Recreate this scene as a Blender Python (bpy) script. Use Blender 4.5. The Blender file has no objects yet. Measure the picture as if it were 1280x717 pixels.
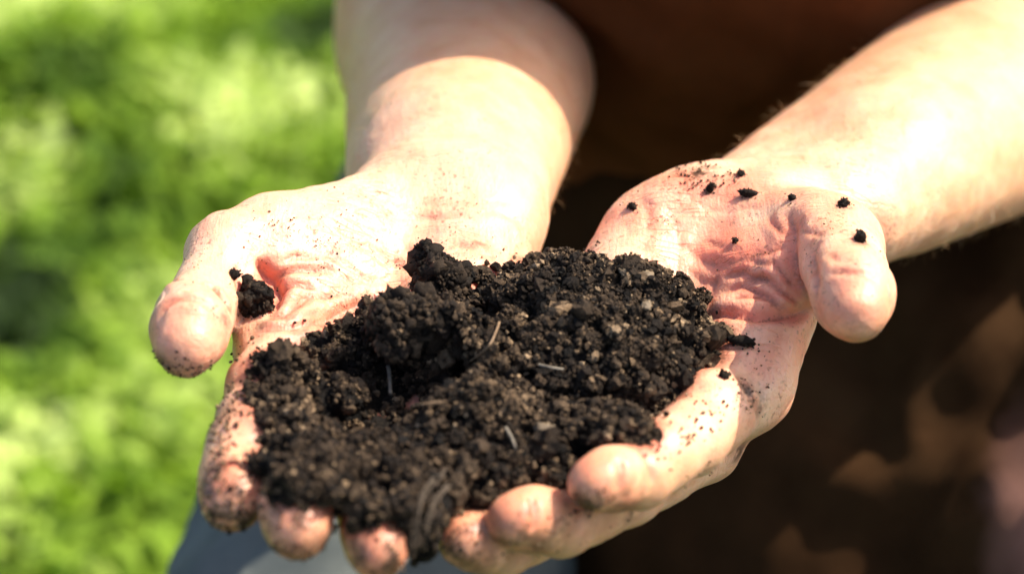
import bpy, math, random
import numpy as np
from mathutils import Vector, Matrix

random.seed(7)
rng = np.random.default_rng(11)
sc = bpy.context.scene
C = sc.collection
f32 = np.float32

# ------------------------------------------------------------------ camera, sky, sun, exposure
PITCH = math.radians(32.0)
DIST = 750.0                       # mm, camera to the hands
CAM = np.array([0.0, -DIST * math.cos(PITCH), 750.0 + DIST * math.sin(PITCH)])
FW = np.array([0.0, math.cos(PITCH), -math.sin(PITCH)])
UP = np.array([0.0, math.sin(PITCH), math.cos(PITCH)])
RT = np.array([1.0, 0.0, 0.0])
FPX = 3200.0


def P(u, v, d):
    """photo position and depth (mm beyond the hands' distance) -> world point in mm"""
    D = DIST + d
    return CAM + FW * D + RT * ((u - 640.0) / FPX * D) + UP * ((358.5 - v) / FPX * D)


cam_d = bpy.data.cameras.new('camera')
cam = bpy.data.objects.new('camera', cam_d)
C.objects.link(cam)
cam.location = Vector(CAM / 1000)
cam.rotation_euler = (math.radians(90) - PITCH, 0, 0)
cam_d.lens = 90
cam_d.sensor_width = 36
cam_d.clip_start = 0.05
cam_d.clip_end = 400
cam_d.dof.use_dof = True
cam_d.dof.focus_distance = 0.742
cam_d.dof.aperture_fstop = 7.0
sc.camera = cam

SUN_DIR = Vector((0.60, 0.20, 0.73)).normalized()       # towards the sun
sun_el = math.asin(SUN_DIR.z)
world = bpy.data.worlds.new('World')
sc.world = world
world.use_nodes = True
wn = world.node_tree
wn.nodes.clear()
wo = wn.nodes.new('ShaderNodeOutputWorld')
bg = wn.nodes.new('ShaderNodeBackground')
sky = wn.nodes.new('ShaderNodeTexSky')
sky.sky_type = 'NISHITA'
sky.sun_disc = False
sky.sun_elevation = sun_el
sky.sun_rotation = math.atan2(SUN_DIR.x, SUN_DIR.y)
sky.dust_density = 3.0
sky.ozone_density = 1.0
bg.inputs['Strength'].default_value = 0.15
wn.links.new(sky.outputs[0], bg.inputs[0])
wn.links.new(bg.outputs[0], wo.inputs[0])

sun_d = bpy.data.lights.new('sun', 'SUN')
sun_d.energy = 4.3
sun_d.angle = math.radians(0.5)
sun_d.color = (1.0, 0.915, 0.77)
sun = bpy.data.objects.new('sun', sun_d)
C.objects.link(sun)
sun.rotation_euler = SUN_DIR.to_track_quat('Z', 'Y').to_euler()
sun.location = (2, 1.5, 4)

sc.view_settings.view_transform = 'Standard'
sc.view_settings.look = 'None'
sc.view_settings.exposure = 1.10
sc.view_settings.gamma = 1
sc.view_settings.use_curve_mapping = False
sc.render.engine = 'CYCLES'
sc.cycles.max_bounces = 8
sc.cycles.use_denoising = True


# ------------------------------------------------------------------ helpers
def tag(o, label=None, cat=None, group=None, kind=None):
    if label: o['label'] = label
    if cat: o['category'] = cat
    if group: o['group'] = group
    if kind: o['kind'] = kind
    return o


def np_mesh(name, verts, faces, mat, parent=None, smooth=True, attrs=None, loops=None):
    """verts (n,3) in metres; faces (m,k) array"""
    me = bpy.data.meshes.new(name)
    faces = np.asarray(faces, dtype=np.int32)
    n, (m, k) = len(verts), faces.shape
    me.vertices.add(n)
    me.vertices.foreach_set('co', np.asarray(verts, dtype=f32).ravel())
    me.loops.add(m * k)
    me.loops.foreach_set('vertex_index', faces.ravel())
    me.polygons.add(m)
    me.polygons.foreach_set('loop_start', np.arange(0, m * k, k, dtype=np.int32))
    me.polygons.foreach_set('use_smooth', np.full(m, smooth))
    me.update(calc_edges=True)
    me.validate()
    for key, val in (attrs or {}).items():
        a = me.attributes.new(key, 'FLOAT', 'POINT')
        a.data.foreach_set('value', np.asarray(val, dtype=f32))
    me.materials.append(mat)
    o = bpy.data.objects.new(name, me)
    C.objects.link(o)
    if parent: o.parent = parent
    return o


def seg(p, a, b, ra, rb):
    a = np.asarray(a, f32); b = np.asarray(b, f32)
    ba = b - a
    t = np.clip(((p - a) @ ba) / max(float(ba @ ba), 1e-6), 0, 1)
    q = p - a - t[:, None] * ba
    return np.sqrt((q * q).sum(1)) - (ra + (rb - ra) * t)


def ell(p, c, r, rot=None):
    q = p - np.asarray(c, f32)
    if rot is not None:
        q = q @ np.asarray(rot, f32)
    r = np.asarray(r, f32)
    k0 = np.sqrt(((q / r) ** 2).sum(1))
    k1 = np.sqrt(((q / (r * r)) ** 2).sum(1)) + 1e-6
    return k0 * (k0 - 1) / k1


def smin(a, b, k):
    h = np.maximum(k - np.abs(a - b), 0) / k
    return np.minimum(a, b) - h * h * k * 0.25


def smax(a, b, k):
    return -smin(-a, -b, k)


def grad(f, p, e=0.4):
    g = np.empty_like(p)
    for i in range(3):
        d = np.zeros(3, f32); d[i] = e
        g[:, i] = f(p + d) - f(p - d)
    g /= np.linalg.norm(g, axis=1)[:, None] + 1e-9
    return g


def chunked(f, p, n=400000):
    return np.concatenate([f(p[i:i + n]) for i in range(0, len(p), n)]) if len(p) else np.zeros(0, f32)


def surface(f, lo, hi, h, project=2):
    """surface nets of f=0 in the box lo..hi (mm), cell h; blocks away from the surface are skipped"""
    lo = np.asarray(lo, float); hi = np.asarray(hi, float)
    B = 8
    nb = np.ceil((hi - lo) / (h * B)).astype(int)
    N = nb * B
    ctr = [lo[i] + (np.arange(nb[i]) + 0.5) * h * B for i in range(3)]
    G = np.stack(np.meshgrid(*ctr, indexing='ij'), -1).reshape(-1, 3).astype(f32)
    cv = chunked(f, G)
    V = np.repeat(np.repeat(np.repeat(cv.reshape(nb), B, 0), B, 1), B, 2).astype(f32)
    act = np.abs(cv) < h * B * 1.15
    idx = np.argwhere(act.reshape(nb))
    off = np.stack(np.meshgrid(*[np.arange(B)] * 3, indexing='ij'), -1).reshape(-1, 3)
    for s in range(0, len(idx), 800):
        ii = (idx[s:s + 800, None, :] * B + off[None]).reshape(-1, 3)
        V[ii[:, 0], ii[:, 1], ii[:, 2]] = f((lo + ii * h).astype(f32))
    S = V < 0
    c = S[:-1, :-1, :-1].astype(np.int8)
    cnt = c.copy()
    for dx, dy, dz in ((1,0,0),(0,1,0),(0,0,1),(1,1,0),(1,0,1),(0,1,1),(1,1,1)):
        cnt += S[dx:N[0]-1+dx, dy:N[1]-1+dy, dz:N[2]-1+dz]
    A = np.argwhere((cnt > 0) & (cnt < 8))
    vid = np.full(N - 1, -1, np.int32)
    vid[A[:, 0], A[:, 1], A[:, 2]] = np.arange(len(A))
    acc = np.zeros((len(A), 3)); w = np.zeros(len(A))
    corners = [(i, j, k) for i in (0, 1) for j in (0, 1) for k in (0, 1)]
    for a in corners:
        for ax in range(3):
            if a[ax]: continue
            b = list(a); b[ax] = 1
            va = V[A[:, 0]+a[0], A[:, 1]+a[1], A[:, 2]+a[2]]
            vb = V[A[:, 0]+b[0], A[:, 1]+b[1], A[:, 2]+b[2]]
            m = (va < 0) != (vb < 0)
            t = np.where(m, va / np.where(m, va - vb, 1), 0)
            pt = np.tile(np.array(a, float), (len(A), 1)); pt[:, ax] += t
            acc[m] += pt[m]; w[m] += 1
    verts = (lo + (A + acc / w[:, None]) * h).astype(f32)
    quads = []
    for ax in range(3):
        o1, o2 = (ax + 1) % 3, (ax + 2) % 3
        sl0 = [slice(None)] * 3; sl1 = [slice(None)] * 3
        sl0[ax] = slice(0, -1); sl1[ax] = slice(1, None)
        D = S[tuple(sl0)] != S[tuple(sl1)]
        E = np.argwhere(D)
        E = E[(E[:, o1] > 0) & (E[:, o2] > 0) & (E[:, o1] < N[o1]-1) & (E[:, o2] < N[o2]-1)]
        def cell(d1, d2):
            q = E.copy(); q[:, o1] += d1; q[:, o2] += d2
            return vid[q[:, 0], q[:, 1], q[:, 2]]
        q = np.stack([cell(-1, -1), cell(0, -1), cell(0, 0), cell(-1, 0)], 1)
        inside = S[E[:, 0], E[:, 1], E[:, 2]]
        q[~inside] = q[~inside][:, ::-1]
        quads.append(q[(q >= 0).all(1)])
    quads = np.concatenate(quads)
    for _ in range(project):
        for s in range(0, len(verts), 300000):
            p = verts[s:s+300000]
            verts[s:s+300000] = p - grad(f, p) * np.clip(f(p), -h, h)[:, None]
    return verts, quads


# vectorised gradient noise
_perm = rng.permutation(256).astype(np.int64); _perm = np.concatenate([_perm, _perm, _perm])
_gr = rng.normal(size=(256, 3)); _gr /= np.linalg.norm(_gr, axis=1)[:, None]


def noise(p, scale=1.0, seed=0.0):
    q = np.asarray(p, float) / scale + seed * 17.31 + 1000.0
    i = np.floor(q).astype(np.int64); fr = q - i
    w = fr * fr * fr * (fr * (fr * 6 - 15) + 10)
    out = 0
    for dx in (0, 1):
        for dy in (0, 1):
            for dz in (0, 1):
                hsh = _perm[_perm[_perm[(i[:, 0]+dx) & 255] + ((i[:, 1]+dy) & 255)] + ((i[:, 2]+dz) & 255)] & 255
                g = _gr[hsh]
                d = fr - np.array([dx, dy, dz])
                ww = (w[:, 0] if dx else 1-w[:, 0]) * (w[:, 1] if dy else 1-w[:, 1]) * (w[:, 2] if dz else 1-w[:, 2])
                out = out + ww * (g * d).sum(1)
    return out * 1.6


def fbm(p, scale, oct=4, seed=0.0, rough=0.5):
    s = 0; a = 1.0
    for k in range(oct):
        s = s + a * noise(p, scale / (2 ** k), seed + k * 3.1); a *= rough
    return s


def raymarch(f, u, v, d0=-190.0, d1=420.0):
    """where the sight line through a photo position meets the surface"""
    u = np.asarray(u, float); v = np.asarray(v, float)
    o = np.array([P(a, b, d0) for a, b in zip(u, v)])
    e = np.array([P(a, b, d1) for a, b in zip(u, v)])
    dr = e - o; L = np.linalg.norm(dr, axis=1); dr /= L[:, None]
    t = np.zeros(len(u))
    for _ in range(120):
        dd = f((o + dr * t[:, None]).astype(f32))
        t = t + np.maximum(dd * 0.7, 0.0)
    p = o + dr * t[:, None]
    ok = (t < L) & (np.abs(f(p.astype(f32))) < 1.0)
    return p, ok


# ------------------------------------------------------------------ materials
def new_mat(name):
    m = bpy.data.materials.new(name); m.use_nodes = True
    nt = m.node_tree; nt.nodes.clear()
    out = nt.nodes.new('ShaderNodeOutputMaterial'); b = nt.nodes.new('ShaderNodeBsdfPrincipled')
    nt.links.new(b.outputs[0], out.inputs[0])
    return m, nt, b


def N(nt, t, **kw):
    n = nt.nodes.new(t)
    for k, v in kw.items():
        if k.startswith('_'): setattr(n, k[1:], v)
        else: n.inputs[k.replace('__', ' ')].default_value = v
    return n


def coords(nt):
    return nt.nodes.new('ShaderNodeTexCoord').outputs['Object']


def noise_n(nt, co, scale, detail=3, rough=0.55):
    n = N(nt, 'ShaderNodeTexNoise', Scale=scale, Detail=detail, Roughness=rough)
    nt.links.new(co, n.inputs['Vector'])
    return n.outputs['Fac']


def ramp(nt, src, stops):
    r = nt.nodes.new('ShaderNodeValToRGB')
    el = r.color_ramp.elements
    while len(el) < len(stops): el.new(0.5)
    for e, (pos, col) in zip(el, stops):
        e.position = pos
        e.color = (*col, 1) if len(col) == 3 else col
    nt.links.new(src, r.inputs[0])
    return r.outputs[0]


def mix(nt, fac, a, b, mode='MIX'):
    m = nt.nodes.new('ShaderNodeMix'); m.data_type = 'RGBA'; m.blend_type = mode
    for idx, s in ((0, fac), (6, a), (7, b)):
        if isinstance(s, (int, float)): m.inputs[idx].default_value = s
        elif isinstance(s, tuple): m.inputs[idx].default_value = (*s, 1)
        else: nt.links.new(s, m.inputs[idx])
    return m.outputs[2]


def math_n(nt, op, a, b=None):
    m = nt.nodes.new('ShaderNodeMath'); m.operation = op
    for i, s in enumerate((a, b)):
        if s is None: continue
        if isinstance(s, (int, float)): m.inputs[i].default_value = s
        else: nt.links.new(s, m.inputs[i])
    return m.outputs[0]


def bump(nt, b, h, strength, dist):
    n = N(nt, 'ShaderNodeBump', Strength=strength, Distance=dist)
    nt.links.new(h, n.inputs['Height'])
    nt.links.new(n.outputs[0], b.inputs['Normal'])
    return n


def attr(nt, name):
    a = nt.nodes.new('ShaderNodeAttribute'); a.attribute_name = name
    return a.outputs['Fac']


def skin_material():
    m, nt, b = new_mat('skin')
    co = coords(nt)
    base = ramp(nt, noise_n(nt, co, 70, 4), [(0.3, (0.66, 0.345, 0.205)), (0.5, (0.74, 0.43, 0.270)), (0.72, (0.79, 0.50, 0.335))])
    base = mix(nt, math_n(nt, 'SUBTRACT', 1.0, attr(nt, 'dirt')), base, mix(nt, 1.0, base, (0.88, 0.82, 0.72), 'MULTIPLY'))
    mott = ramp(nt, noise_n(nt, co, 260, 3), [(0.4, (0, 0, 0)), (0.65, (1, 1, 1))])
    base = mix(nt, math_n(nt, 'MULTIPLY', mott, 0.22), base, (0.62, 0.25, 0.18))
    red = attr(nt, 'red')
    base = mix(nt, math_n(nt, 'MULTIPLY', red, 0.75), base, (0.66, 0.13, 0.07))
    # soil stains and fine grit worked into the palms and fingertips
    grit = ramp(nt, noise_n(nt, co, 620, 3, 0.6), [(0.57, (0, 0, 0)), (0.66, (1, 1, 1))])
    patch = ramp(nt, noise_n(nt, co, 55, 3), [(0.42, (0, 0, 0)), (0.62, (1, 1, 1))])
    dirt = math_n(nt, 'MULTIPLY', math_n(nt, 'MULTIPLY', grit, patch), attr(nt, 'dirt'))
    base = mix(nt, math_n(nt, 'MULTIPLY', dirt, 0.75), base, (0.16, 0.065, 0.03))
    patch2 = ramp(nt, noise_n(nt, co, 190, 5, 0.65), [(0.40, (0, 0, 0)), (0.56, (1, 1, 1))])
    film = math_n(nt, 'MULTIPLY', patch2, attr(nt, 'stain_sun')); film.node.use_clamp = True
    film = math_n(nt, 'MULTIPLY', film, 0.93)
    film_ = film
    folds_ = None
    for scl, wd, rot in ((150, 0.030, 0.35), (230, 0.035, -0.5), (300, 0.04, 1.2)):
        mq = nt.nodes.new('ShaderNodeMapping'); mq.inputs['Scale'].default_value = (0.16, 1, 0.6); mq.inputs['Rotation'].default_value = (0, 0, rot)
        nt.links.new(co, mq.inputs['Vector'])
        nn_ = noise_n(nt, mq.outputs[0], scl, 1, 0.4)
        a_ = math_n(nt, 'ABSOLUTE', math_n(nt, 'SUBTRACT', nn_, 0.5))
        ln = ramp(nt, a_, [(0.0, (1, 1, 1)), (wd, (0, 0, 0))])
        folds_ = ln if folds_ is None else math_n(nt, 'MAXIMUM', folds_, ln)
    brk = ramp(nt, noise_n(nt, co, 60, 3), [(0.45, (0, 0, 0)), (0.6, (1, 1, 1))])
    folds_ = math_n(nt, 'MULTIPLY', math_n(nt, 'MULTIPLY', folds_, brk), attr(nt, 'dirt'))
    base = mix(nt, math_n(nt, 'MULTIPLY', folds_, 0.16), base, (0.50, 0.15, 0.08))
    base = mix(nt, film_, base, (0.045, 0.02, 0.011))
    nt.links.new(base, b.inputs['Base Color'])
    nt.links.new(math_n(nt, 'MULTIPLY', math_n(nt, 'SUBTRACT', 1.0, film_), 0.5), b.inputs['Subsurface Weight'])
    b.inputs['Subsurface Radius'].default_value = (1.0, 0.30, 0.14)
    b.inputs['Subsurface Scale'].default_value = 0.0042
    b.inputs['Roughness'].default_value = 0.47
    b.inputs['Specular IOR Level'].default_value = 0.45
    # skin relief: small cells plus lines
    vor = N(nt, 'ShaderNodeTexVoronoi', Scale=620); vor.feature = 'DISTANCE_TO_EDGE'
    nt.links.new(co, vor.inputs['Vector'])
    fine = math_n(nt, 'MULTIPLY', vor.outputs[0], 0.25)
    mp = nt.nodes.new('ShaderNodeMapping'); mp.inputs['Scale'].default_value = (1, 0.22, 1); mp.inputs['Rotation'].default_value = (0, 0, 0.5)
    nt.links.new(co, mp.inputs['Vector'])
    lines = noise_n(nt, mp.outputs[0], 420, 4, 0.65)
    h = math_n(nt, 'SUBTRACT', math_n(nt, 'ADD', fine, lines), math_n(nt, 'MULTIPLY', folds_, 0.4))
    bump(nt, b, math_n(nt, 'MULTIPLY', h, math_n(nt, 'ADD', attr(nt, 'dirt'), 0.15)), 0.75, 0.0006)
    return m


def soil_material(name='soil', light=0.0):
    m, nt, b = new_mat(name)
    co = coords(nt)
    tone = attr(nt, 'tone')
    c = ramp(nt, tone, [(0.0, (0.003, 0.0018, 0.001)), (0.32, (0.013, 0.0078, 0.0044)), (0.6, (0.052, 0.033, 0.019)),
                        (0.85, (0.17, 0.110, 0.062)), (1.0, (0.34, 0.235, 0.14))])
    n = ramp(nt, noise_n(nt, co, 900, 4, 0.7), [(0.3, (0.45, 0.45, 0.45)), (0.7, (1.5, 1.5, 1.5))])
    c = mix(nt, 1.0, c, n, 'MULTIPLY')
    nt.links.new(c, b.inputs['Base Color'])
    b.inputs['Roughness'].default_value = 0.72
    b.inputs['Specular IOR Level'].default_value = 0.16
    h = noise_n(nt, co, 1400, 5, 0.7)
    bump(nt, b, h, 0.9, 0.0008)
    return m


def cloth_material(name, c0, c1, weave=2600, stain_sun=None):
    m, nt, b = new_mat(name)
    co = coords(nt)
    c = ramp(nt, noise_n(nt, co, 14, 5, 0.6), [(0.35, c0), (0.65, c1)])
    if stain_sun:
        w = ramp(nt, noise_n(nt, co, 14, 5, 0.7), [(0.42, (0, 0, 0)), (0.75, (1, 1, 1))])
        c = mix(nt, math_n(nt, 'MULTIPLY', math_n(nt, 'MULTIPLY', w, attr(nt, 'stain_sun')), 0.2), c, stain_sun)  # tan of a sunlit fold put into the cloth colour
        c = mix(nt, attr(nt, 'patch'), c, (0.20, 0.10, 0.075))  # pinkish sunlit spot painted into the cloth
    nt.links.new(c, b.inputs['Base Color'])
    b.inputs['Roughness'].default_value = 0.9
    b.inputs['Specular IOR Level'].default_value = 0.06
    bump(nt, b, noise_n(nt, co, weave, 2), 0.4, 0.0005)
    return m


SKIN = skin_material()
SOIL = soil_material()

# ------------------------------------------------------------------ ground
def ground():
    m, nt, b = new_mat('lawn_earth')
    co = coords(nt)
    c = ramp(nt, noise_n(nt, co, 3, 5), [(0.35, (0.020, 0.032, 0.008)), (0.6, (0.06, 0.10, 0.018))])
    nt.links.new(c, b.inputs['Base Color']); b.inputs['Roughness'].default_value = 0.95
    bump(nt, b, noise_n(nt, co, 60, 5), 0.7, 0.02)
    n = 90
    t = np.linspace(-1, 1, n); t = np.sign(t) * np.abs(t) ** 3 * 150
    X, Y = np.meshgrid(t, t, indexing='ij')
    Z = fbm(np.stack([X.ravel(), Y.ravel(), 0 * X.ravel()], 1), 6.0, 3) * 0.03 - 0.02
    V = np.stack([X.ravel(), Y.ravel() + 2, Z], 1)
    i = np.arange(n - 1)
    I, J = np.meshgrid(i, i, indexing='ij'); a = (I * n + J).ravel()
    Fc = np.stack([a, a + n, a + n + 1, a + 1], 1)
    o = np_mesh('ground', V, Fc, m)
    tag(o, kind='structure')


ground()


def greenery():
    """low leafy ground cover in mounds, all of it one uncountable mass"""
    m, nt, b = new_mat('leaf')
    tone = attr(nt, 'tone')
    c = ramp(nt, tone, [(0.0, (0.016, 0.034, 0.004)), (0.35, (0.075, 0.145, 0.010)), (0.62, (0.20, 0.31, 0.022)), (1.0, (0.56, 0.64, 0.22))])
    nt.links.new(c, b.inputs['Base Color'])
    b.inputs['Roughness'].default_value = 0.75; b.inputs['Specular IOR Level'].default_value = 0.2
    tr = nt.nodes.new('ShaderNodeBsdfTranslucent'); mx = nt.nodes.new('ShaderNodeMixShader'); mx.inputs[0].default_value = 0.35
    nt.links.new(mix(nt, 1.0, c, (1.4, 1.5, 0.5), 'MULTIPLY'), tr.inputs[0])
    nt.links.new(b.outputs[0], mx.inputs[1]); nt.links.new(tr.outputs[0], mx.inputs[2])
    nt.links.new(mx.outputs[0], nt.nodes['Material Output'].inputs[0])
    n1, n2 = 120000, 40000
    X = np.concatenate([rng.uniform(-1.1, 0.7, n1), rng.uniform(-3.2, 3.4, n2)])
    Y = np.concatenate([rng.uniform(0.25, 2.5, n1), rng.uniform(-0.5, 8.0, n2)])
    big = np.concatenate([np.zeros(n1), np.ones(n2)])
    n = n1 + n2
    big[n1:] = ~((X[n1:] > -1.1) & (X[n1:] < 0.7) & (Y[n1:] > 0.25) & (Y[n1:] < 2.5)) * 1.0
    q = np.stack([X, Y, 0 * X], 1)
    body = ((X - 0.12) / 0.42) ** 2 + ((Y - 0.28) / 0.42) ** 2 < 1        # trodden patch where the person crouches
    keep = ~body
    X, Y, q, big = X[keep], Y[keep], q[keep], big[keep]; n = len(X)
    mound = fbm(q, 0.34, 1, 2.0)
    H = np.clip(0.11 + 0.06 * mound, 0.0, 0.4)
    dens = np.clip(0.95 + 0.5 * fbm(q, 0.36, 1, 5.0), 0.2, 1)
    k = rng.uniform(size=n) < dens
    X, Y, H, q, mound, big = X[k], Y[k], H[k], q[k], mound[k], big[k]; n = len(X)
    Z = H * rng.uniform(0.35, 1.0, n) ** 0.6
    L = rng.uniform(0.014, 0.034, n) * (1 + 1.2 * big); W = L * rng.uniform(0.35, 0.6, n)
    yaw = rng.uniform(0, 6.283, n); pit = rng.uniform(-0.5, 0.75, n); rol = rng.normal(0, 0.4, n)
    d = np.stack([np.cos(yaw) * np.cos(pit), np.sin(yaw) * np.cos(pit), np.sin(pit)], 1)
    s = np.stack([-np.sin(yaw), np.cos(yaw), 0 * yaw], 1)
    u = np.cross(d, s)
    s = s * np.cos(rol)[:, None] + u * np.sin(rol)[:, None]; u = np.cross(d, s)
    base = np.stack([X, Y, Z], 1)
    prof = [(0, 0, 0), (0.35, 0.5, 0.06), (0.35, 0, 0.0), (0.35, -0.5, 0.06), (0.7, 0.4, 0.0), (0.7, 0, -0.06), (0.7, -0.4, 0.0), (1, 0, -0.12)]
    V = np.stack([base + d * (L * a)[:, None] + s * (W * bb)[:, None] - u * (L * cc)[:, None] for a, bb, cc in prof], 1)
    tri = np.array([(0, 2, 1), (0, 3, 2), (1, 2, 5), (1, 5, 4), (2, 3, 6), (2, 6, 5), (4, 5, 7), (5, 6, 7)])
    Fc = (np.arange(n)[:, None, None] * 8 + tri[None]).reshape(-1, 3)
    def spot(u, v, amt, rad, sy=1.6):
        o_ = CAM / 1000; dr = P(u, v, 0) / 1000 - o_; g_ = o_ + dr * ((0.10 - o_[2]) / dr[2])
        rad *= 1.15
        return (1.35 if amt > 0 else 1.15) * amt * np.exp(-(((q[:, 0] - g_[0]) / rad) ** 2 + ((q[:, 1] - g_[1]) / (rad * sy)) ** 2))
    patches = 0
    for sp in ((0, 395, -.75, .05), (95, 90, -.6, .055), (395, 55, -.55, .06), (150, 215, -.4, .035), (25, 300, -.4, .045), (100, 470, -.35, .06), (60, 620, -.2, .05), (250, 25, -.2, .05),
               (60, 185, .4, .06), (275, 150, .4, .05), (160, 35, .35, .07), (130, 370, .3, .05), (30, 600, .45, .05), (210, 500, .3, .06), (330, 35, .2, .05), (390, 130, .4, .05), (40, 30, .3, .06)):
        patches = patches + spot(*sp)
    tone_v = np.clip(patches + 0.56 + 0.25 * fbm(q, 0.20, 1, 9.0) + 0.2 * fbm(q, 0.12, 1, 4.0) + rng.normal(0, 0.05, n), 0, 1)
    # stems hold the leaves: thin upright blades
    ns = 9000
    si = rng.integers(0, n, ns)
    sb = base[si]; a = rng.uniform(0, 6.28, ns); sw = 0.0025
    dx = np.stack([np.cos(a) * sw, np.sin(a) * sw, 0 * a], 1)
    gb = sb.copy(); gb[:, 2] = -0.03; gb[:, :2] += rng.normal(0, 0.01, (ns, 2))
    SV = np.stack([gb - dx, gb + dx, sb + dx * 0.5, sb - dx * 0.5], 1).reshape(-1, 3)
    SF = (np.arange(ns)[:, None] * 4 + np.array([0, 1, 2])[None])
    SF2 = (np.arange(ns)[:, None] * 4 + np.array([0, 2, 3])[None])
    allV = np.concatenate([V.reshape(-1, 3), SV]); allF = np.concatenate([Fc, SF + 8 * n, SF2 + 8 * n])
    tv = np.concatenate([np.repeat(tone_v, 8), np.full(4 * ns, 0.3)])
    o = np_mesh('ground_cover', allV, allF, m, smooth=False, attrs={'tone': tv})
    tag(o, 'sunlit yellow green leafy ground cover out of focus behind the hands', 'ground cover', kind='stuff')


greenery()

# ------------------------------------------------------------------ the person
# --- right hand of the person (stands on the left of the photo)
def chain(p, pts, k=3.0, pads=None):
    d = None
    for (a, b) in zip(pts[:-1], pts[1:]):
        s = seg(p, P(*a[:3]), P(*b[:3]), a[3], b[3])
        d = s if d is None else smin(d, s, k)
    if pads is not None:                   # soft pads on the palm side between the joints
        for i, (a, b) in enumerate(zip(pts[:-1], pts[1:])):
            c = (P(*a[:3]) * 0.45 + P(*b[:3]) * 0.55) + np.asarray(pads) * 0.24 * b[3]
            r = 0.5 * (a[3] + b[3]) * 0.90
            s = np.sqrt(((p - c.astype(f32)) ** 2).sum(1)) - r
            d = smin(d, s, 6.0)
    return d


UPV = np.array([0.0, -0.25, 0.97])

L_INDEX = [(352, 446, -20, 11.6), (316, 528, -56, 9.4), (293, 592, -76, 8.7), (291, 626, -88, 7.9)]
L_MIDDLE = [(405, 492, -14, 10.5), (378, 580, -58, 9.2), (370, 638, -94, 8.8), (373, 662, -108, 7.6)]
L_RING = [(475, 515, -14, 10), (462, 606, -58, 8.8), (466, 664, -94, 8), (473, 690, -106, 7.0)]
L_LITTLE = [(540, 512, -18, 10), (545, 570, -45, 8), (540, 605, -52, 7), (538, 618, -55, 6.3)]
L_THUMB = [(335, 312, 8, 13.6), (288, 318, -2, 13.0), (262, 364, -18, 10.2), (241, 396, -36, 10.6), (233, 430, -50, 8.9)]


SH_A = np.array([-50.0, 372, 985]); SH_B = np.array([335.0, 455, 975])


def hand_a(p):
    palm = seg(p, P(505, 290, 48), P(352, 440, -18), 17, 12.0)
    for a, b, ra, rb in (((530, 290, 50), (405, 490, -14), 17, 11), ((560, 290, 50), (475, 513, -14), 17, 10.5),
                         ((585, 290, 46), (540, 510, -26), 17, 11.5)):
        palm = smin(palm, seg(p, P(*a), P(*b), ra, rb), 9)
    hyp = seg(p, P(600, 300, 38), P(572, 425, -4), 16.5, 14)
    the = seg(p, P(452, 292, 34), P(350, 312, 10), 17.5, 16)
    the = smin(the, seg(p, P(440, 330, 22), P(372, 366, 4), 14, 12), 8)
    palm = smin(palm, hyp, 12)
    palm = smin(palm, the, 9)
    palm = smin(palm, seg(p, P(362, 392, 2), P(354, 440, -16), 8, 10), 8)       # web to the index finger
    fing = chain(p, L_INDEX, 3.0, UPV)
    for c in (L_MIDDLE, L_RING, L_LITTLE):
        fing = smin(fing, chain(p, c, 3.0, UPV), 1.3)
    d = smin(palm, fing, 6)
    th = chain(p, L_THUMB, 2.0)
    th = smin(th, ell(p, P(236, 412, -44), (10.9, 10.6, 11.4)), 2.0)
    d = smin(d, th, 7)
    return d


def arm_a(p):
    w1 = P(520, 262, 58); w2 = P(607, 258, 58)
    d = seg(p, w1, P(548, 60, 262), 19.5, 36)
    d = smin(d, seg(p, w2, P(626, 70, 250), 19.0, 35), 22)
    d = smin(d, seg(p, P(560, 200, 90), P(598, 100, 205), 24, 37), 22)
    d = smin(d, seg(p, P(585, 50, 268), SH_A, 45, 58), 26)          # upper arm
    # tendons at the wrist
    d = smin(d, seg(p, P(548, 300, 38), P(556, 190, 78), 5, 4), 6)
    return d


def body_a(p):
    return smin(hand_a(p), arm_a(p), 16)


# --- left hand of the person (right side of the photo)
R_INDEX = [(928, 482, -15, 12.4), (862, 548, -50, 10.0), (797, 594, -72, 8.7), (744, 605, -86, 7.2)]
R_MIDDLE = [(872, 548, -12, 12.0), (780, 612, -50, 10.0), (700, 652, -72, 9.0), (642, 650, -88, 7.1)]
R_RING = [(805, 572, -10, 11.5), (700, 640, -45, 9.4), (628, 680, -70, 8.4), (580, 676, -86, 6.6)]
R_LITTLE = [(738, 560, -6, 10.5), (650, 618, -32, 8), (600, 640, -48, 7), (570, 634, -56, 6.3)]
R_THUMB = [(1010, 300, 14, 14.5), (1044, 310, 0, 14.2), (1058, 338, -24, 11.2), (1065, 362, -40, 10.5), (1069, 388, -50, 8.9)]


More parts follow.
